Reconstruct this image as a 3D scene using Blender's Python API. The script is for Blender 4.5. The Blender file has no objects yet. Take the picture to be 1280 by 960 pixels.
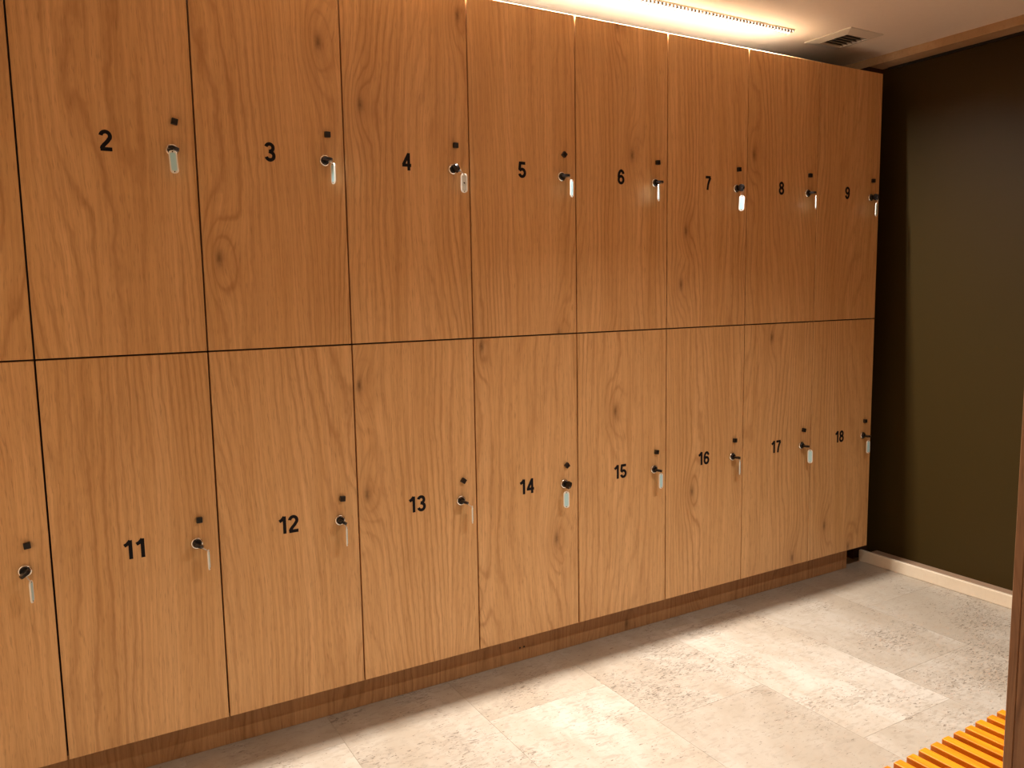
import bpy, bmesh, math, random
from mathutils import Matrix, Vector

# ------------------------------------------------------------------ camera, world, lights, exposure
scn = bpy.context.scene
COL = scn.collection
random.seed(7)
PI = math.pi

cam_d = bpy.data.cameras.new('camera')
cam_d.sensor_fit = 'HORIZONTAL'; cam_d.sensor_width = 36.0; cam_d.lens = 28.37
cam_d.clip_start = 0.02; cam_d.clip_end = 50
cam = bpy.data.objects.new('camera', cam_d); COL.objects.link(cam)
R = Matrix(((0.8620, 0.0724, -0.5017), (-0.5067, 0.0909, -0.8573), (-0.0165, 0.9932, 0.1151)))
cam.matrix_world = Matrix.Translation((0.0121, -2.2682, 1.2887)) @ R.to_4x4()
scn.camera = cam

w = bpy.data.worlds.new('world'); scn.world = w; w.use_nodes = True
w.node_tree.nodes['Background'].inputs[0].default_value = (1.0, 0.85, 0.7, 1)
w.node_tree.nodes['Background'].inputs[1].default_value = 0.0

scn.view_settings.view_transform = 'Standard'
scn.view_settings.look = 'None'
scn.view_settings.gamma = 1.0
scn.view_settings.use_curve_mapping = False
scn.view_settings.exposure = 0.98
scn.cycles.use_denoising = True
scn.cycles.max_bounces = 10
scn.cycles.diffuse_bounces = 7
scn.cycles.caustics_reflective = False
scn.cycles.caustics_refractive = False
scn.cycles.sample_clamp_indirect = 6.0

STRIP_W = 46.0          # strip above the lockers
BENCH_W = 9.5          # strip above the bench
WARM = (1.0, 0.955, 0.89)

# ------------------------------------------------------------------ key dimensions (metres, floor z = 0)
MID = 1.14              # joint between the two locker rows
DW = 0.4                # locker width
ZB, ZT = 0.1087, 2.1796 # bottom of lower doors, top of upper doors
CEIL = 2.278
XW = 3.26               # stone face of the end wall
XG = 3.36               # dark glass
GAP = 0.0045

# ------------------------------------------------------------------ helpers
def tag(o, label=None, cat=None, group=None, kind=None):
    if label: o['label'] = label
    if cat: o['category'] = cat
    if group: o['group'] = group
    if kind: o['kind'] = kind
    return o

def empty(name, loc=(0, 0, 0), rz=0):
    o = bpy.data.objects.new(name, None); COL.objects.link(o)
    o.empty_display_size = 0.05
    o.location = loc; o.rotation_euler = (0, 0, rz)
    return o

def obj(name, bm, mat, parent=None, loc=(0, 0, 0), rot=(0, 0, 0), smooth=False):
    me = bpy.data.meshes.new(name)
    bmesh.ops.recalc_face_normals(bm, faces=bm.faces[:])
    bm.to_mesh(me); bm.free()
    if smooth:
        me.polygons.foreach_set('use_smooth', [True] * len(me.polygons))
    me.materials.append(mat)
    return objm(name, me, parent, loc, rot)

def objm(name, me, parent=None, loc=(0, 0, 0), rot=(0, 0, 0)):
    o = bpy.data.objects.new(name, me); COL.objects.link(o)
    o.location = loc; o.rotation_euler = rot
    if parent: o.parent = parent
    return o

def box(bm, x0, x1, y0, y1, z0, z1, bev=0.0, seg=1):
    b2 = bmesh.new()
    bmesh.ops.create_cube(b2, size=1)
    bmesh.ops.scale(b2, vec=(x1 - x0, y1 - y0, z1 - z0), verts=b2.verts)
    bmesh.ops.translate(b2, vec=((x0 + x1) / 2, (y0 + y1) / 2, (z0 + z1) / 2), verts=b2.verts)
    if bev:
        bmesh.ops.bevel(b2, geom=b2.edges[:], offset=bev, segments=seg, profile=0.5, affect='EDGES')
    merge(bm, b2)
    return bm

def merge(bm, b2):
    m = bpy.data.meshes.new('tmp'); b2.to_mesh(m); b2.free()
    bm.from_mesh(m); bpy.data.meshes.remove(m)

def lathe_y(bm, prof, n=28, closed=True):
    """profile of (radius, y) turned about the y axis"""
    rings = []
    for r, y in prof:
        if r < 1e-6:
            rings.append([bm.verts.new((0, y, 0))])
        else:
            rings.append([bm.verts.new((r * math.cos(2 * PI * i / n), y, r * math.sin(2 * PI * i / n))) for i in range(n)])
    for a, b in zip(rings, rings[1:]):
        for i in range(n):
            j = (i + 1) % n
            if len(a) == 1 and len(b) == 1: continue
            if len(a) == 1: bm.faces.new((a[0], b[i], b[j]))
            elif len(b) == 1: bm.faces.new((a[i], a[j], b[0]))
            else: bm.faces.new((a[i], a[j], b[j], b[i]))
    return bm

def tube(bm, pts, r, n=8, closed=False):
    rings = []
    N = len(pts)
    for k, p in enumerate(pts):
        p = Vector(p)
        a = Vector(pts[(k - 1) % N]) if (closed or k > 0) else p
        b = Vector(pts[(k + 1) % N]) if (closed or k < N - 1) else p
        t = (b - a).normalized()
        u = t.orthogonal().normalized() if k == 0 else (u0 - t * u0.dot(t)).normalized()
        u0 = u
        v = t.cross(u)
        rings.append([bm.verts.new(p + (u * math.cos(2 * PI * i / n) + v * math.sin(2 * PI * i / n)) * r) for i in range(n)])
    m = N if closed else N - 1
    for k in range(m):
        a, b = rings[k], rings[(k + 1) % N]
        for i in range(n):
            j = (i + 1) % n
            bm.faces.new((a[i], a[j], b[j], b[i]))
    if not closed:
        bm.faces.new(rings[0][::-1]); bm.faces.new(rings[-1])
    return bm

def prism(bm, outline, y0, y1, holes=()):
    """outline in (x, z), extruded along y between y0 and y1"""
    front = [bm.verts.new((x, y0, z)) for x, z in outline]
    back = [bm.verts.new((x, y1, z)) for x, z in outline]
    n = len(outline)
    if not holes:
        bm.faces.new(front); bm.faces.new(back[::-1])
    for i in range(n):
        j = (i + 1) % n
        bm.faces.new((front[i], front[j], back[j], back[i]))
    return front, back

# ------------------------------------------------------------------ materials
class NT:
    def __init__(s, name):
        s.m = bpy.data.materials.new(name); s.m.use_nodes = True
        s.t = s.m.node_tree; s.p = s.t.nodes['Principled BSDF']
    def n(s, typ, **kw):
        nd = s.t.nodes.new(typ)
        for k, v in kw.items(): setattr(nd, k, v)
        return nd
    def l(s, a, b): s.t.links.new(a, b)
    def math(s, op, a, b=None, c=None, clamp=False):
        nd = s.n('ShaderNodeMath', operation=op, use_clamp=clamp)
        for i, v in enumerate((a, b, c)):
            if v is None: continue
            if isinstance(v, (int, float)): nd.inputs[i].default_value = v
            else: s.l(v, nd.inputs[i])
        return nd.outputs[0]
    def vmath(s, op, a, b):
        nd = s.n('ShaderNodeVectorMath', operation=op)
        for i, v in enumerate((a, b)):
            if isinstance(v, tuple): nd.inputs[i].default_value = v
            else: s.l(v, nd.inputs[i])
        return nd.outputs[0]
    def noise(s, vec, scale=1, detail=3, rough=0.5, dist=0.0):
        nd = s.n('ShaderNodeTexNoise')
        s.l(vec, nd.inputs['Vector'])
        nd.inputs['Scale'].default_value = scale; nd.inputs['Detail'].default_value = detail
        nd.inputs['Roughness'].default_value = rough; nd.inputs['Distortion'].default_value = dist
        return nd.outputs[0]
    def ramp(s, fac, stops, interp='LINEAR'):
        nd = s.n('ShaderNodeValToRGB'); nd.color_ramp.interpolation = interp
        e = nd.color_ramp.elements
        while len(e) < len(stops): e.new(0.5)
        for k, (pos, c) in enumerate(stops):
            e[k].position = pos
            e[k].color = (c, c, c, 1) if isinstance(c, (int, float)) else (*c, 1)
        s.l(fac, nd.inputs[0]); return nd.outputs[0]
    def mix(s, fac, a, b, mode='MIX'):
        nd = s.n('ShaderNodeMix', data_type='RGBA', blend_type=mode)
        for i, v in ((0, fac), (6, a), (7, b)):
            if isinstance(v, (int, float)): nd.inputs[i].default_value = v
            elif isinstance(v, tuple): nd.inputs[i].default_value = (*v, 1)
            else: s.l(v, nd.inputs[i])
        return nd.outputs[2]
    def seeded(s, amount=7.3):
        tc = s.n('ShaderNodeTexCoord')
        at = s.n('ShaderNodeAttribute', attribute_type='OBJECT', attribute_name='seed')
        mul = s.math('MULTIPLY', at.outputs['Fac'], amount)
        cmb = s.n('ShaderNodeCombineXYZ')
        s.l(mul, cmb.inputs[0]); s.l(s.math('MULTIPLY', mul, 1.37), cmb.inputs[1]); s.l(s.math('MULTIPLY', mul, 0.61), cmb.inputs[2])
        return s.vmath('ADD', tc.outputs['Object'], cmb.outputs[0]), at.outputs['Fac']
    def bump(s, h, strength=0.1, dist=0.001):
        b = s.n('ShaderNodeBump'); b.inputs['Strength'].default_value = strength; b.inputs['Distance'].default_value = dist
        s.l(h, b.inputs['Height']); s.l(b.outputs[0], s.p.inputs['Normal'])
    def set(s, **kw):
        names = {'color': 'Base Color', 'rough': 'Roughness', 'metal': 'Metallic', 'spec': 'Specular IOR Level', 'coat': 'Coat Weight'}
        for k, v in kw.items():
            i = s.p.inputs[names[k]]
            i.default_value = (*v, 1) if isinstance(v, tuple) else v
        return s

def lin(r, g, b):
    f = lambda c: (c / 255 / 12.92) if c / 255 <= 0.04045 else ((c / 255 + 0.055) / 1.055) ** 2.4
    return (f(r), f(g), f(b))

def wood(name, light, mid, dark, across='x', along='z', rough=0.42, knots=True, contrast=1.0):
    s = NT(name)
    P, seed = s.seeded()
    sp = s.n('ShaderNodeSeparateXYZ'); s.l(P, sp.inputs[0])
    ax = {'x': sp.outputs[0], 'y': sp.outputs[1], 'z': sp.outputs[2]}
    u, v = ax[across], ax[along]
    third = ax[[k for k in 'xyz' if k not in (across, along)][0]]
    def vec(su, sv, st=0.0):
        c = s.n('ShaderNodeCombineXYZ')
        s.l(s.math('MULTIPLY', u, su), c.inputs[0]); s.l(s.math('MULTIPLY', v, sv), c.inputs[1])
        s.l(s.math('MULTIPLY', third, st), c.inputs[2])
        return c.outputs[0]
    # knots: scattered points that bend the grain around them
    if knots:
        vo = s.n('ShaderNodeTexVoronoi', voronoi_dimensions='2D', feature='F1')
        vo.inputs['Scale'].default_value = 1.0
        s.l(vec(3.6, 1.5), vo.inputs['Vector'])
        d = vo.outputs['Distance']
        sc = s.n('ShaderNodeSeparateColor'); s.l(vo.outputs['Color'], sc.inputs[0])
        keep = s.math('GREATER_THAN', sc.outputs[0], 0.40)
        g = s.math('EXPONENT', s.math('MULTIPLY', s.math('POWER', s.math('DIVIDE', d, 0.16), 2.0), -1.0))
        g = s.math('MULTIPLY', g, keep)
        core = s.math('MULTIPLY', s.math('EXPONENT', s.math('MULTIPLY', s.math('POWER', s.math('DIVIDE', s.math('ADD', d, s.math('MULTIPLY', s.noise(vec(120, 120), 1, 2), 0.02)), 0.037), 2.0), -1.0)), keep)
    else:
        g = s.math('MULTIPLY', u, 0.0); core = g
    low = s.noise(vec(2.4, 0.42, 2), 1, 1.5, 0.45)
    low2 = s.noise(vec(11.0, 1.6, 2), 1, 2.0, 0.5)
    wob = s.noise(vec(34.0, 14.0, 8), 1, 2.0, 0.6)
    phase = s.math('ADD', s.math('MULTIPLY', u, 40.0), s.math('MULTIPLY', low, 22.0))
    phase = s.math('ADD', phase, s.math('MULTIPLY', low2, 2.6))
    phase = s.math('ADD', phase, s.math('MULTIPLY', wob, 0.55))
    phase = s.math('ADD', phase, s.math('MULTIPLY', g, 2.6))
    fr = s.math('FRACT', phase)
    ring = s.ramp(fr, [(0.0, 0.2), (0.10, 0.8), (0.45, 1.0), (0.74, 0.75), (0.92, 0.0), (1.0, 0.2)])
    mask = s.ramp(s.noise(vec(6.0, 0.9, 3), 1, 2), [(0.34, 0.12), (0.68, 1.0)])
    band = s.noise(vec(17.0, 0.35, 5), 1, 3, 0.6)
    def gvec(sp_, sv, st):
        c = s.n('ShaderNodeCombineXYZ')
        s.l(s.math('MULTIPLY', s.math('ADD', s.math('MULTIPLY', phase, 0.45), s.math('MULTIPLY', u, 30.0)), sp_), c.inputs[0]); s.l(s.math('MULTIPLY', v, sv), c.inputs[1]); s.l(s.math('MULTIPLY', third, st), c.inputs[2])
        return c.outputs[0]
    fine = s.noise(gvec(3.4, 3.4, 60), 1, 4, 0.7)
    pore = s.noise(gvec(11.0, 26.0, 90), 1, 2, 0.5)
    c = s.mix(s.ramp(band, [(0.30, 0.0), (0.70, 1.0)]), mid, light)
    rf = s.math('MULTIPLY', s.math('SUBTRACT', 1.0, ring), s.math('MULTIPLY', mask, 0.66 * contrast))
    c = s.mix(rf, c, dark)
    ff = s.math('MULTIPLY', s.ramp(fine, [(0.34, 1.0), (0.62, 0.0)]), 0.42 * contrast)
    c = s.mix(ff, c, dark)
    pf = s.math('MULTIPLY', s.ramp(pore, [(0.28, 1.0), (0.42, 0.0)]), 0.42 * contrast)
    c = s.mix(pf, c, tuple(k * 0.7 for k in dark))
    c = s.mix(s.math('MULTIPLY', g, 0.28), c, dark)
    c = s.mix(s.math('MULTIPLY', core, 0.85, clamp=True), c, tuple(k * 0.35 for k in dark))
    s.l(c, s.p.inputs['Base Color'])
    s.set(rough=rough, spec=0.35)
    s.bump(s.math('ADD', fine, s.math('MULTIPLY', pore, 0.6)), 0.12, 0.0006)
    return s.m

def travertine(name, light, mid, dark, pits=1.0, rough=0.45):
    s = NT(name)
    P, seed = s.seeded(11.7)
    mp = s.n('ShaderNodeMapping'); mp.inputs['Scale'].default_value = (1.0, 0.55, 1.0); s.l(P, mp.inputs[0])
    mp.inputs['Rotation'].default_value = (0, 0, 0.35)
    V = mp.outputs[0]
    cloud = s.noise(V, 3.2, 5, 0.6, 0.4)
    vein = s.noise(V, 14, 5, 0.62, 1.2)
    c = s.mix(s.ramp(cloud, [(0.36, 0.0), (0.62, 1.0)]), mid, light)
    c = s.mix(s.math('MULTIPLY', s.ramp(vein, [(0.40, 1.0), (0.56, 0.0)]), 0.45), c, mid)
    at = s.n('ShaderNodeAttribute', attribute_type='OBJECT', attribute_name='tone')
    c = s.mix(at.outputs['Fac'], c, tuple(k * 0.80 for k in mid))
    m2 = s.n('ShaderNodeMapping'); m2.inputs['Scale'].default_value = (1.0, 2.6, 1.0); m2.inputs['Rotation'].default_value = (0, 0, 0.55)
    s.l(P, m2.inputs[0])
    pn = s.noise(m2.outputs[0], 72, 3, 0.55, 0.8)
    zone = s.ramp(s.noise(P, 4.2, 3, 0.55), [(0.46, 0.0), (0.66, 1.0)])
    th = s.math('ADD', pn, s.math('MULTIPLY', zone, 0.11 * pits))
    pit = s.ramp(th, [(0.655, 0.0), (0.70, 1.0)])
    c = s.mix(s.math('MULTIPLY', pit, 0.62 * min(1.0, pits)), c, dark)
    pn2 = s.noise(m2.outputs[0], 30, 2, 0.5, 0.6)
    soft = s.math('MULTIPLY', s.ramp(s.math('ADD', pn2, s.math('MULTIPLY', zone, 0.1)), [(0.54, 0.0), (0.68, 1.0)]), 0.40 * min(1.0, pits + 0.2))
    c = s.mix(soft, c, tuple(k * 0.72 for k in mid))
    s.l(c, s.p.inputs['Base Color'])
    s.set(rough=rough, spec=0.4)
    s.bump(s.math('MULTIPLY', pit, -1.0), 0.35, 0.0015)
    return s.m

def plain(name, col, rough=0.5, metal=0.0, spec=0.5, var=0.06, scale=30, bump=0.0):
    s = NT(name)
    tc = s.n('ShaderNodeTexCoord')
    nz = s.noise(tc.outputs['Object'], scale, 4, 0.6)
    c = s.mix(nz, tuple(k * (1 - var) for k in col), tuple(min(1, k * (1 + var)) for k in col))
    s.l(c, s.p.inputs['Base Color'])
    s.set(rough=rough, metal=metal, spec=spec)
    if bump: s.bump(nz, bump, 0.001)
    return s.m

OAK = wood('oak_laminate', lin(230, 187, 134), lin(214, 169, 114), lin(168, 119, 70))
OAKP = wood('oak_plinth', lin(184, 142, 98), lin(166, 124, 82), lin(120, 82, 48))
WALN = wood('brown_panel_wood', lin(168, 128, 94), lin(150, 110, 78), lin(108, 72, 46), across='y', along='z')
WALA = wood('brown_cladding', lin(188, 148, 108), lin(174, 132, 94), lin(134, 92, 58), across='x', along='z')
SLAT = wood('varnished_slat_wood', lin(228, 142, 26), lin(214, 120, 14), lin(150, 70, 5), across='x', along='y', rough=0.3, knots=False, contrast=0.6)
STONE = travertine('travertine_floor', lin(190, 181, 168), lin(166, 152, 134), lin(76, 56, 38))
STONEW = travertine('travertine_trim', lin(206, 180, 146), lin(178, 146, 108), lin(120, 88, 56), pits=0.4)
KERB = travertine('limestone_kerb', lin(226, 212, 190), lin(214, 196, 170), lin(170, 148, 120), pits=0.0)
PLASTER = plain('ceiling_plaster', lin(244, 235, 225), 0.85, spec=0.2, var=0.03, scale=60, bump=0.05)
WALLM = plain('wall_plaster', lin(244, 236, 224), 0.85, spec=0.2, var=0.03, scale=40, bump=0.05)
WALLB = plain('wall_plaster_beige', lin(222, 198, 168), 0.85, spec=0.2, var=0.03, scale=40, bump=0.05)
GROUT = plain('grout', lin(206, 192, 168), 0.9, spec=0.1)
WHITE = plain('white_melamine', lin(238, 232, 222), 0.5, var=0.02)
TOPM = plain('pale_carcass_board', lin(100, 92, 83), 0.6, var=0.03)
DARKFILL = plain('dark_filler_board', lin(58, 34, 20), 0.7)
BLACK = plain('black_vinyl', (0.005, 0.004, 0.007), 0.6, spec=0.2, var=0.1)
BLKPL = plain('black_plastic', (0.008, 0.007, 0.007), 0.28, var=0.1)
CHROME = plain('chrome', (0.88, 0.85, 0.80), 0.12, metal=1.0, var=0.02)
STEEL = plain('steel', (0.62, 0.60, 0.56), 0.28, metal=1.0, var=0.04)
TAGPL = plain('pale_tag_plastic', lin(244, 246, 240), 0.35, var=0.03)
TAGIN = plain('tag_paper', lin(188, 236, 250), 0.3, var=0.05, scale=200)
TAGGY = plain('tag_grey_paper', lin(186, 186, 176), 0.35, var=0.05, scale=200)
ALU = plain('white_aluminium', lin(222, 216, 206), 0.4, var=0.02)
GREYL = plain('grey_louvre', lin(120, 112, 108), 0.45, var=0.05)
VSLAT = plain('vent_slat_grey', lin(150, 138, 124), 0.5, var=0.04)
DUCT = plain('duct_dark', lin(22, 17, 13), 0.8)
CHAN = plain('bronze_channel', lin(150, 122, 98), 0.5, var=0.05)
sg = NT('olive_back_painted_glass')
tcg = sg.n('ShaderNodeTexCoord')
sg.l(sg.mix(sg.noise(tcg.outputs['Object'], 1.2, 2), lin(54, 43, 16), lin(58, 42, 15)), sg.p.inputs['Base Color'])
sg.set(rough=0.5, spec=0.15)
GLASS = sg.m
se = NT('led_diffuser')
se.set(color=(0.9, 0.85, 0.75), rough=0.4)
se.p.inputs['Emission Color'].default_value = (1.0, 0.93, 0.82, 1); se.p.inputs['Emission Strength'].default_value = 14.0
LED = se.m

# ------------------------------------------------------------------ setting
YB, YF, YA = 0.56, -3.05, -1.98     # back wall, near wall, wall behind the bench
XL = -0.47
def struct(name, bm, mat, label=None, parent=None):
    o = obj(name, bm, mat, parent)
    if parent is None: tag(o, label, kind='structure')
    return o

# floor: base slab and loose-laid travertine slabs
floor = struct('floor', box(bmesh.new(), XL - 0.1, XW + 0.15, YF - 0.1, YB + 0.1, -0.12, -0.0015), GROUT, 'pale travertine slab floor')
xs = [-0.56, -0.14, 0.28, 0.69, 1.10, 1.53, 1.965, 2.385, 2.81, 3.30]
y_first = [-0.30, -0.62, -0.12, -0.66, -0.24, -0.515, -0.03, -0.70, -0.29]
tones = {(4, 0): 0.05, (4, 1): 0.0, (5, 0): 0.25, (5, 1): 0.42, (6, 1): 0.0, (7, 1): 0.35, (7, 0): 0.45, (8, 0): 0.38, (8, 1): 0.5, (3, 1): 0.35, (3, 0): 0.2, (2, 0): 0.5}
k = 0
for i in range(len(xs) - 1):
    ys = [YB + 0.02]
    y = y_first[i]
    while y > YF:
        ys.append(y); y -= 0.86
    ys.append(YF)
    for j in range(len(ys) - 1):
        g = 0.00025
        x0, x1 = max(xs[i], XL) + g, xs[i + 1] - g
        y0, y1 = ys[j + 1] + g, ys[j] - g
        cx, cy = (x0 + x1) / 2, (y0 + y1) / 2
        o = obj('tile', box(bmesh.new(), x0 - cx, x1 - cx, y0 - cy, y1 - cy, -0.0012, 0.0, 0.0003), STONE, floor, (cx, cy, 0))
        o['seed'] = 0.37 * k + 0.11
        o['tone'] = tones.get((i, j), random.uniform(0.0, 0.4))
        k += 1

struct('ceiling', box(bmesh.new(), XL - 0.1, XG + 0.1, YF - 0.1, YB + 0.1, CEIL, CEIL + 0.1), PLASTER, 'smooth cream plaster ceiling')
struct('wall_back', box(bmesh.new(), XL - 0.1, XG + 0.1, YB, YB + 0.1, -0.1, CEIL), WALLM, 'beige wall behind the lockers')
struct('wall_left', box(bmesh.new(), XL - 0.1, XL, YF, YB, -0.1, CEIL), WALLB, 'beige side wall at the start of the lockers')
struct('wall_front', box(bmesh.new(), XL - 0.1, 1.26, YF - 0.1, YF, -0.1, CEIL), WALLM, 'beige wall facing the lockers')
struct('wall_alcove', box(bmesh.new(), 1.21, XG + 0.1, YA - 0.1, YA, -0.1, CEIL), WALA, 'brown wood-clad wall behind the slatted bench')
struct('wall_partition', box(bmesh.new(), 1.21, 1.31, YF, YA - 0.1, -0.1, CEIL), WALLM, 'beige partition wall behind the brown panel')

# end wall: dark glass in a stone frame
gw = struct('wall_right', box(bmesh.new(), XG, XG + 0.02, YA, 0.30, 0.02, CEIL - 0.005), GLASS, 'dark olive glass wall panel')
lt = struct('trim_1', box(bmesh.new(), XW, XG - 0.001, YA, YB, 2.244, CEIL, 0.002), STONEW, 'brown stone lintel above the dark glass')
lt['seed'] = 3.3; lt['tone'] = 0.0
struct('trim_2', box(bmesh.new(), XG - 0.012, XG - 0.0005, YA, 0.085, 2.234, 2.2435), DUCT, 'dark frame channel along the glass top')  # dark frame channel under the lintel
kb = struct('baseboard_right', box(bmesh.new(), XW, XW + 0.016, YA, 0.085, 0.0, 0.054, 0.003, 2), KERB, 'low pale stone kerb under the dark glass')
kb['seed'] = 1.9; kb['tone'] = 0.0
struct('trim_3', box(bmesh.new(), XW + 0.022, XG - 0.0005, YA, 0.06, 0.0, 0.040, 0.002), CHAN, 'brown metal ledge behind the stone kerb')
struct('trim_4', box(bmesh.new(), XW, XG - 0.001, 0.115, YB, 0.0, 2.2435), DARKFILL, 'dark filler board beside the last lockers')

# ------------------------------------------------------------------ lockers
WORDS = {1: 'one', 2: 'two', 3: 'three', 4: 'four', 5: 'five', 6: 'six', 7: 'seven', 8: 'eight', 9: 'nine', 10: 'ten', 11: 'eleven', 12: 'twelve',
         13: 'thirteen', 14: 'fourteen', 15: 'fifteen', 16: 'sixteen', 17: 'seventeen', 18: 'eighteen'}

def arc(cx, cy, rx, ry, a0, a1, n=18):
    return [(cx + rx * math.cos(math.radians(a0 + (a1 - a0) * i / n)), cy + ry * math.sin(math.radians(a0 + (a1 - a0) * i / n))) for i in range(n + 1)]
STROKES = {   # centre lines in a box 0.57 wide and 1 high; (points, closed)
    '0': [(arc(.285, .5, .20, .417, 90, 450, 28)[:-1], True)],
    '1': [([(.36, 0), (.36, 1)], False), ([(.075, .735), (.20, .80), (.30, .90), (.36, .985)], False)],
    '2': [(arc(.285, .70, .205, .217, 172, -22, 16) + [(.36, .45), (.20, .28), (.12, .175), (.095, .083)], False), ([(.03, .083), (.56, .083)], False)],
    '3': [(arc(.275, .725, .19, .192, 165, -80, 16) + [(.235, .533)], False), ([(.235, .533)] + arc(.285, .295, .205, .212, 82, -165, 18), False)],
    '4': [([(.42, 0), (.42, 1)], False), ([(.405, .93), (.085, .33)], False), ([(.01, .30), (.57, .30)], False)],
    '5': [([(.53, .917), (.145, .917), (.095, .50)], False), (arc(.285, .315, .205, .232, 150, -165, 20), False)],
    '6': [(arc(.29, .315, .20, .232, 0, 360, 24)[:-1], True), (arc(.31, .50, .222, .417, 185, 30, 18), False)],
    '7': [([(.03, .917), (.525, .917)], False), ([(.50, .90), (.37, .65), (.28, .40), (.22, 0)], False)],
    '8': [(arc(.285, .73, .175, .187, 0, 360, 24)[:-1], True), (arc(.285, .30, .205, .217, 0, 360, 24)[:-1], True)],
}
STROKES['9'] = [([(.57 - x, 1 - y) for x, y in p], c) for p, c in STROKES['6']]

def ribbon(bm, pts, closed, wd, t):
    n = len(pts)
    L, Rr = [], []
    for i, p in enumerate(pts):
        p = Vector(p)
        a = Vector(pts[i - 1]) if (closed or i > 0) else None
        b = Vector(pts[(i + 1) % n]) if (closed or i < n - 1) else None
        d1 = (p - a).normalized() if a is not None else None
        d2 = (b - p).normalized() if b is not None else None
        if d1 is None: d1 = d2
        if d2 is None: d2 = d1
        n1, n2 = Vector((-d1.y, d1.x)), Vector((-d2.y, d2.x))
        m = (n1 + n2).normalized()
        m = m / max(0.5, m.dot(n1))
        L.append(p + m * wd / 2); Rr.append(p - m * wd / 2)
    f = lambda q, y: bm.verts.new((q.x, y, q.y))
    Lf, Rf, Lb, Rb = [f(q, -t) for q in L], [f(q, -t) for q in Rr], [f(q, 0) for q in L], [f(q, 0) for q in Rr]
    for i in range(n if closed else n - 1):
        j = (i + 1) % n
        bm.faces.new((Lf[i], Lf[j], Rf[j], Rf[i]))
        bm.faces.new((Lf[i], Lb[i], Lb[j], Lf[j]))
        bm.faces.new((Rf[j], Rb[j], Rb[i], Rf[i]))
    if not closed:
        for i in (0, n - 1): bm.faces.new((Lf[i], Rf[i], Rb[i], Lb[i]))

DIGH = 0.0505
digit_mesh = {}
for ch, strokes in STROKES.items():
    bm = bmesh.new()
    for q, (pts, closed) in enumerate(strokes):
        ribbon(bm, pts, closed, 0.183, 0.010 + 0.0012 * q)
    bmesh.ops.scale(bm, vec=(DIGH,) * 3, verts=bm.verts)
    bmesh.ops.translate(bm, vec=(-0.285 * DIGH, 0, -0.5 * DIGH), verts=bm.verts)
    bmesh.ops.recalc_face_normals(bm, faces=bm.faces[:])
    me = bpy.data.meshes.new('number_digit'); bm.to_mesh(me); bm.free(); me.materials.append(BLACK)
    digit_mesh[ch] = me

def mesh_from(name, bm, mat, smooth=False):
    bmesh.ops.recalc_face_normals(bm, faces=bm.faces[:])
    me = bpy.data.meshes.new(name); bm.to_mesh(me); bm.free(); me.materials.append(mat)
    if smooth: me.polygons.foreach_set('use_smooth', [True] * len(me.polygons))
    return me

# black square knob
bm = box(bmesh.new(), -0.0078, 0.0078, -0.011, 0.0, -0.0078, 0.0078, 0.0014, 2)
KNOB = mesh_from('knob', bm, BLKPL)
# chrome rosette and dark lock core
ROS = mesh_from('lock_rosette', lathe_y(bmesh.new(), [(0.0, 0.0), (0.0158, 0.0), (0.0158, -0.0022), (0.0148, -0.0042), (0.0128, -0.0052), (0.0112, -0.0050), (0.0106, -0.0040), (0.0, -0.0040)], 32), CHROME, True)
CORE = mesh_from('lock_core', lathe_y(bmesh.new(), [(0.0, -0.0035), (0.0104, -0.0035), (0.0104, -0.0090), (0.0094, -0.0102), (0.0, -0.0102)], 28), BLKPL, False)

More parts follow.
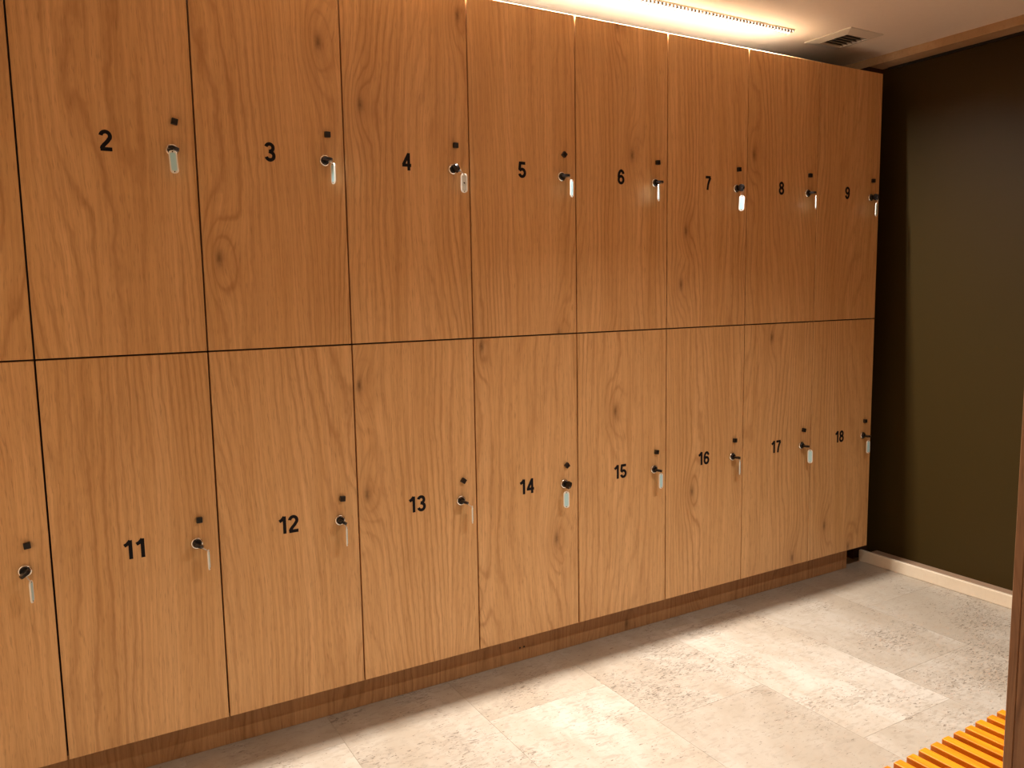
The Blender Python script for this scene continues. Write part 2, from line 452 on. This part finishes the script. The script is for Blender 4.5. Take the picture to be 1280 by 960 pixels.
upper = dict(ros=0.520, knob=0.591, num=0.533)
lower = dict(ros=-0.517, knob=-0.453, num=-0.506)
RX, KX, NX = 0.342, 0.351, 0.190
NXO = {7: 0.008, 15: -0.005, 18: -0.005}
KROT = {2: 12, 3: 0, 4: 0, 5: 40, 6: -4, 7: -4, 8: 0, 9: 0, 10: -6, 11: 0, 12: 4, 13: 38, 14: 55, 15: 8, 16: 2, 17: 14, 18: 0, 1: 0}
look = {1: 'at the far start of the row', 9: 'next to the dark glass wall', 18: 'next to the dark glass wall', 14: 'with a pale tag facing out', 4: 'with a grey tag facing out'}
lockers = {}
for n in range(1, 19):
    row_up = n <= 9
    c = (n - 2) if row_up else (n - 11)
    x0, x1 = c * DW, (c + 1) * DW
    z0, z1 = (MID, ZT) if row_up else (ZB, MID)
    xc, zc = (x0 + x1) / 2, (z0 + z1) / 2
    t = empty('locker', (xc, 0, z0))
    if n in (1, 10):
        lab = 'oak-faced locker cut off at the left picture edge, %s row' % ('upper' if row_up else 'lower')
    else:
        lab = 'oak-faced locker with the black number %s on its door, in the %s row' % (WORDS[n], 'upper' if row_up else 'lower')
    tag(t, lab, 'locker', 'oak-faced lockers in two rows')
    zt = z1 if not row_up else z1 - 0.004
    g = GAP / 2
    obj('carcass', box(bmesh.new(), -DW / 2 + 0.0006, DW / 2 - 0.0006, 0.0215, 0.50, 0.0006, (zt - z0) - 0.0006), TOPM if row_up else DARKFILL, t)
    dz0 = (g if row_up else 0.0) - (z1 - z0) / 2
    dz1 = (0.0 if row_up else -g) + (z1 - z0) / 2
    d = obj('door', box(bmesh.new(), -DW / 2 + g, DW / 2 - g, 0.0, 0.0195, dz0, dz1, 0.0008), OAK, t, (0, 0, (z1 - z0) / 2))
    d['seed'] = 0.731 * n + 0.17
    K = upper if row_up else lower
    zr = lambda q: MID + q - zc          # relative to the door centre
    objm('lock_rosette', ROS, d, (RX - DW / 2, 0, zr(K['ros'])))
    objm('lock_core', CORE, d, (RX - DW / 2, 0, zr(K['ros'])))
    objm('knob', KNOB, d, (KX - DW / 2, 0, zr(K['knob'])), (0, math.radians(KROT[n]), 0))
    s_ = str(n)
    pitch = 0.0290
    for q, ch in enumerate(s_):
        off = (q - (len(s_) - 1) / 2) * pitch
        objm('number_digit', digit_mesh[ch], d, (NX + NXO.get(n, 0) - DW / 2 + off, 0, zr(K['num'])))
    lockers[n] = (x0 + RX, MID + K['ros'])

# plinth board under the lockers, set back
pl = empty('plinth', (1.35, 0.05, 0))
tag(pl, 'long brown wooden plinth board set back under the lower lockers', 'plinth')
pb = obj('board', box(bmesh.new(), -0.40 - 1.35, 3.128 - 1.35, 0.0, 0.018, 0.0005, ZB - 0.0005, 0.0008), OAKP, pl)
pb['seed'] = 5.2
scr = mesh_from('screw_hole', lathe_y(bmesh.new(), [(0.0, -0.0006), (0.0032, -0.0006), (0.0036, 0.0), (0.0, 0.0)], 14), BLKPL)
for q in (1.383, 1.400): objm('screw_hole', scr, pl, (q - 1.35, 0, 0.049))
for q in (0.3, 1.6, 2.9):
    obj('foot_block', box(bmesh.new(), q - 1.35 - 0.03, q - 1.35 + 0.03, 0.02, 0.40, 0.0005, ZB - 0.0005), DARKFILL, pl)

# ------------------------------------------------------------------ keys with tags
def bow_mesh():
    bm = bmesh.new()
    # flat head lying in the x-y plane: waisted at the blade, round at the end, with a hanging hole
    out = []
    for a in range(-150, 151, 12):
        out.append((0.0135 * math.sin(math.radians(a)), -0.0265 - 0.0135 * math.cos(math.radians(a))))
    out += [(0.0046, -0.0128), (0.0046, -0.0095), (-0.0046, -0.0095), (-0.0046, -0.0128)]
    hole = [(0.0026 * math.cos(2 * PI * i / 12), -0.0335 + 0.0026 * math.sin(2 * PI * i / 12)) for i in range(12)]
    top = [bm.verts.new((x, y, 0.0038)) for x, y in out]
    ht = [bm.verts.new((x, y, 0.0038)) for x, y in hole]
    e = [bm.edges.new((v[i], v[(i + 1) % len(v)])) for v in (top, ht) for i in range(len(v))]
    f = bmesh.ops.triangle_fill(bm, edges=e, use_beauty=True)
    faces = [x for x in f['geom'] if isinstance(x, bmesh.types.BMFace)]
    r = bmesh.ops.extrude_face_region(bm, geom=faces)
    bmesh.ops.translate(bm, vec=(0, 0, -0.0076), verts=[v for v in r['geom'] if isinstance(v, bmesh.types.BMVert)])
    return bm
BOW = mesh_from('bow', bow_mesh(), BLKPL)
BLADE = mesh_from('blade', box(bmesh.new(), -0.004, 0.004, -0.0125, -0.0095, -0.0011, 0.0011), STEEL)
def ring_pts(r, n=18):
    return [(0, r * math.cos(2 * PI * i / n), r * math.sin(2 * PI * i / n)) for i in range(n)]
RINGM = mesh_from('key_ring', tube(bmesh.new(), ring_pts(0.0075), 0.0007, 6, True), STEEL, True)

def pill(wd, h, n=8, r=None):
    r = wd / 2 * 0.82 if r is None else r
    pts = []
    for sx, sz, a0 in ((1, 1, 0), (-1, 1, 90), (-1, -1, 180), (1, -1, 270)):
        for i in range(n + 1):
            a = math.radians(a0 + 90 * i / n)
            pts.append((sx * (wd / 2 - r) + r * math.cos(a), sz * (h / 2 - r) + r * math.sin(a)))
    return pts
TL, TW, TT = 0.057, 0.0200, 0.0032
def tag_body():
    bm = bmesh.new()
    prism(bm, pill(TW, TL), -TT / 2, TT / 2)
    es = [e for e in bm.edges if abs(e.verts[0].co.y - e.verts[1].co.y) < 1e-6]
    bmesh.ops.bevel(bm, geom=es, offset=0.0008, segments=2, affect='EDGES', profile=0.5)
    return bm
TAGB = mesh_from('tag', tag_body(), TAGPL)
def insert_mesh(mat):
    bm = bmesh.new()
    prism(bm, pill(TW - 0.0065, TL - 0.012, r=0.004), -TT / 2 - 0.0003, TT / 2 + 0.0003)
    return mesh_from('tag_insert', bm, mat)
INS = insert_mesh(TAGIN); INSG = insert_mesh(TAGGY)
def hole_mesh():
    bm = bmesh.new()
    prism(bm, [(0.0016 * math.cos(2 * PI * i / 10), 0.0016 * math.sin(2 * PI * i / 10)) for i in range(10)], -TT / 2 - 0.0006, TT / 2 + 0.0006)
    return mesh_from('tag_eyelet', bm, DUCT)
EYE = hole_mesh()
ARROW = mesh_from('tag_mark', (lambda b: (prism(b, [(-0.003, 0.003), (0.003, 0.003), (0, -0.003)], -TT / 2 - 0.0007, -TT / 2), b)[1])(bmesh.new()), BLKPL)

# number: (bow roll, tag turned away from the viewer, tag lean, tag centre x and z from the lock)
KEYS = {2: (14, 0, -3, -0.003, -0.034), 3: (8, -60, 0, 0.0116, -0.0396), 4: (62, 12, 0, 0.0202, -0.0448), 5: (0, 66, 0, 0.0169, -0.0412),
        6: (0, 78, 2, -0.0120, -0.0385), 7: (92, 10, 3, -0.0056, -0.0584), 8: (0, 82, 0, 0.0106, -0.0370), 9: (82, 68, 2, -0.0053, -0.0538),
        10: (-38, 72, -2, 0.0111, -0.0441), 11: (28, 80, -6, 0.0226, -0.0410), 12: (34, 84, 3, 0.0078, -0.0425), 13: (22, 86, 0, 0.0232, -0.0425),
        14: (-62, 0, 0, -0.0147, -0.0471), 15: (12, 52, 0, 0.0044, -0.0385), 16: (6, 82, 0, 0.0074, -0.0395), 17: (6, 5, 0, 0.0152, -0.0438),
        18: (2, 50, 0, -0.0062, -0.0459)}
CAMX, CAMY = 0.0121, -2.2682
for n, (roll, away, lean, dx, dz) in KEYS.items():
    lx, lz = lockers[n]
    t = empty('key', (lx, 0, lz))
    how = 'pale blue-grey' if n != 4 else 'grey'
    if away <= 15: st = 'with its %s tag facing out' % how
    elif away >= 72: st = 'with its pale tag hanging edge-on'
    else: st = 'with its pale tag turned aside'
    wh = 'in the lock of door number %s' % WORDS[n] if n != 10 else 'in the cut-off door at the left edge'
    tag(t, 'black-headed key %s, %s' % (st, wh), 'key', 'keys hanging in the locker locks')
    ra = (0, math.radians(roll), 0)
    objm('blade', BLADE, t, (0, 0, 0), ra)
    objm('bow', BOW, t, (0, 0, 0), ra)
    ty = -0.0345
    hx, hz = dx, dz + TL / 2 - 0.004                      # eyelet of the tag, below the hole of the key head
    ln = math.hypot(hx, hz)
    kr = objm('key_ring', RINGM, t, (hx / 2, ty, hz / 2), (0, math.atan2(hx, hz), 0))
    kr.scale = (1.0, 0.55, (ln / 2 + 0.001) / 0.0075)
    phi = math.atan2(lx - CAMX, -CAMY)
    tg = objm('tag', TAGB, t, (dx, ty, dz), (0, math.radians(lean), -phi + math.radians(away)))
    objm('tag_insert', INS if n != 4 else INSG, tg)
    for ez in (TL / 2 - 0.0040, -TL / 2 + 0.0040): objm('tag_eyelet', EYE, tg, (0, 0, ez))
    if n == 4: objm('tag_mark', ARROW, tg)

# ------------------------------------------------------------------ ceiling strip light over the locker fronts
def strip_light(x0, x1, yc, led_y, watts, label, spread=170):
    L = x1 - x0
    t = empty('strip_light', ((x0 + x1) / 2, yc, CEIL))
    tag(t, label, 'light')
    h = 0.009
    bm = bmesh.new()
    box(bm, -L / 2, L / 2, -0.019, 0.019, -0.002, 0.0)
    obj('housing', bm, ALU, t)
    for s in (-1, 1):
        obj('side_rail', box(bmesh.new(), -L / 2, L / 2, s * 0.0175 - 0.0015, s * 0.0175 + 0.0015, -0.004, -0.0015, 0.0004), ALU, t)
        obj('end_cap', box(bmesh.new(), s * (L / 2 - 0.002) - 0.002, s * (L / 2 - 0.002) + 0.002, -0.016, 0.016, -h, -0.002, 0.0004), ALU, t)
    ly = led_y - yc
    obj('led_lens', box(bmesh.new(), -L / 2 + 0.006, L / 2 - 0.006, ly - 0.003, ly + 0.003, -0.0110, -0.002, 0.001), LED, t)
    bm = bmesh.new()
    n = int((L - 0.03) / 0.017)
    for i in range(n):
        x = -L / 2 + 0.015 + i * (L - 0.03) / (n - 1)
        box(bm, x - 0.0045, x + 0.0045, -0.0155, -0.004, -0.0125, -0.002)
        box(bm, x - 0.0045, x + 0.0045, 0.011, 0.0155, -h + 0.0005, -0.002)
    o = obj('louvre_cells', bm, GREYL, t); o['kind'] = 'stuff'
    ld = bpy.data.lights.new('strip_lamp', 'AREA'); ld.shape = 'RECTANGLE'
    ld.size = L - 0.02; ld.size_y = 0.003; ld.energy = watts; ld.color = WARM; ld.spread = math.radians(spread)
    lo = bpy.data.objects.new('strip_lamp', ld); COL.objects.link(lo); lo.parent = t
    lo.location = (0, ly, -0.0116)
    return t
strip_light(0.30, 2.632, 0.006, 0.0045, STRIP_W, 'long slim strip light in the ceiling above the locker fronts', 152)
strip_light(1.30, 2.10, -1.60, -1.60, BENCH_W, 'slim strip light in the ceiling above the slatted bench', 125)

# ------------------------------------------------------------------ ceiling air vent
vt = empty('air_vent', (2.90, -0.027, CEIL))
tag(vt, 'small square white ceiling air vent with dark slats near the glass wall', 'vent')
vx, vy = 0.100, 0.110
ix, iy0, iy1 = 0.064, -0.067, 0.064
def frame_bar(pts_out, pts_in, ho, hi):
    bm = bmesh.new()
    v = [bm.verts.new((*pts_out[0], 0)), bm.verts.new((*pts_out[1], 0)), bm.verts.new((*pts_in[1], 0)), bm.verts.new((*pts_in[0], 0)),
         bm.verts.new((*pts_out[0], -ho)), bm.verts.new((*pts_out[1], -ho)), bm.verts.new((*pts_in[1], -hi)), bm.verts.new((*pts_in[0], -hi))]
    for f in ((0, 1, 2, 3), (4, 7, 6, 5), (0, 4, 5, 1), (1, 5, 6, 2), (2, 6, 7, 3), (3, 7, 4, 0)): bm.faces.new([v[i] for i in f])
    return bm
O = [(-vx, -vy), (vx, -vy), (vx, vy), (-vx, vy)]
I = [(-ix, iy0), (ix, iy0), (ix, iy1), (-ix, iy1)]
for a in range(4):
    b = (a + 1) % 4
    obj('frame_bar', frame_bar((O[a], O[b]), (I[a], I[b]), 0.004, 0.013), ALU, vt)
obj('duct_shade_backing', box(bmesh.new(), -ix, ix, iy0, iy1, -0.0012, 0.0), DUCT, vt)  # flat dark sheet, its colour stands in for the shade inside the duct
ns = 6
for i in range(ns):
    y = iy0 + (i + 0.5) * (iy1 - iy0) / ns
    obj('slat', box(bmesh.new(), -ix + 0.0005, ix - 0.0005, -0.001, 0.001, -0.0050, 0.0050), VSLAT, vt, (0, y, -0.0072), (math.radians(-50), 0, 0))
obj('screw', lathe_y(bmesh.new(), [(0, 0), (0.002, 0), (0.0016, -0.0012), (0, -0.0014)], 10), DUCT, vt, (-0.082, -0.01, -0.0065), (math.radians(90) , 0, 0))

# ------------------------------------------------------------------ slatted bench
BX0, BX1 = 1.242, 3.10
BY1, BY0, BZ = -1.40, -1.86, 0.40
bn = empty('slatted_bench', ((BX0 + BX1) / 2, (BY0 + BY1) / 2, 0))
tag(bn, 'orange varnished slatted wooden bench beside the brown panel', 'bench')
bcx, bcy = (BX0 + BX1) / 2, (BY0 + BY1) / 2
SL = mesh_from('slat', box(bmesh.new(), -0.0108, 0.0108, BY0 - bcy, BY1 - bcy, -0.034, 0.0, 0.0018, 2), SLAT)
P = 0.0382
i = 0
x = 1.333 + 0.0108 - 2 * P
while x < BX1:
    o = objm('slat', SL, bn, (x - bcx, random.uniform(-0.001, 0.001), BZ))
    o['seed'] = 0.29 * i + 0.4
    x += P; i += 1
for y in (BY1 - 0.09, BY0 + 0.09):
    o = obj('rail', box(bmesh.new(), BX0 - bcx + 0.004, BX1 - bcx, -0.014, 0.014, -0.05, 0.0, 0.001), SLAT, bn, (0, y - bcy, BZ - 0.0345))
    o['seed'] = y
for lx in (BX0 + 0.05, (BX0 + BX1) / 2, BX1 - 0.05):
    for y in (BY1 - 0.09, BY0 + 0.09):
        o = obj('leg', box(bmesh.new(), -0.02, 0.02, -0.02, 0.02, 0.0, BZ - 0.0845, 0.002), SLAT, bn, (lx - bcx, y - bcy, 0))
        o['seed'] = lx + y

# ------------------------------------------------------------------ brown wooden side panel
sp_ = empty('side_panel', (1.2125, -1.82, 0))
tag(sp_, 'tall brown wooden panel beside the slatted bench, cut off by the picture edge', 'panel')
o = obj('board', box(bmesh.new(), -0.0125, 0.0125, YA + 1.82 + 0.001, -1.675 + 1.82, 0.0005, CEIL - 0.001, 0.0008), WALN, sp_); o['seed'] = 2.2
o = obj('edge_strip', box(bmesh.new(), -0.0125, 0.0125, -1.6745 + 1.82, -1.661 + 1.82, 0.0005, CEIL - 0.001, 0.0012), WALN, sp_); o['seed'] = 4.7
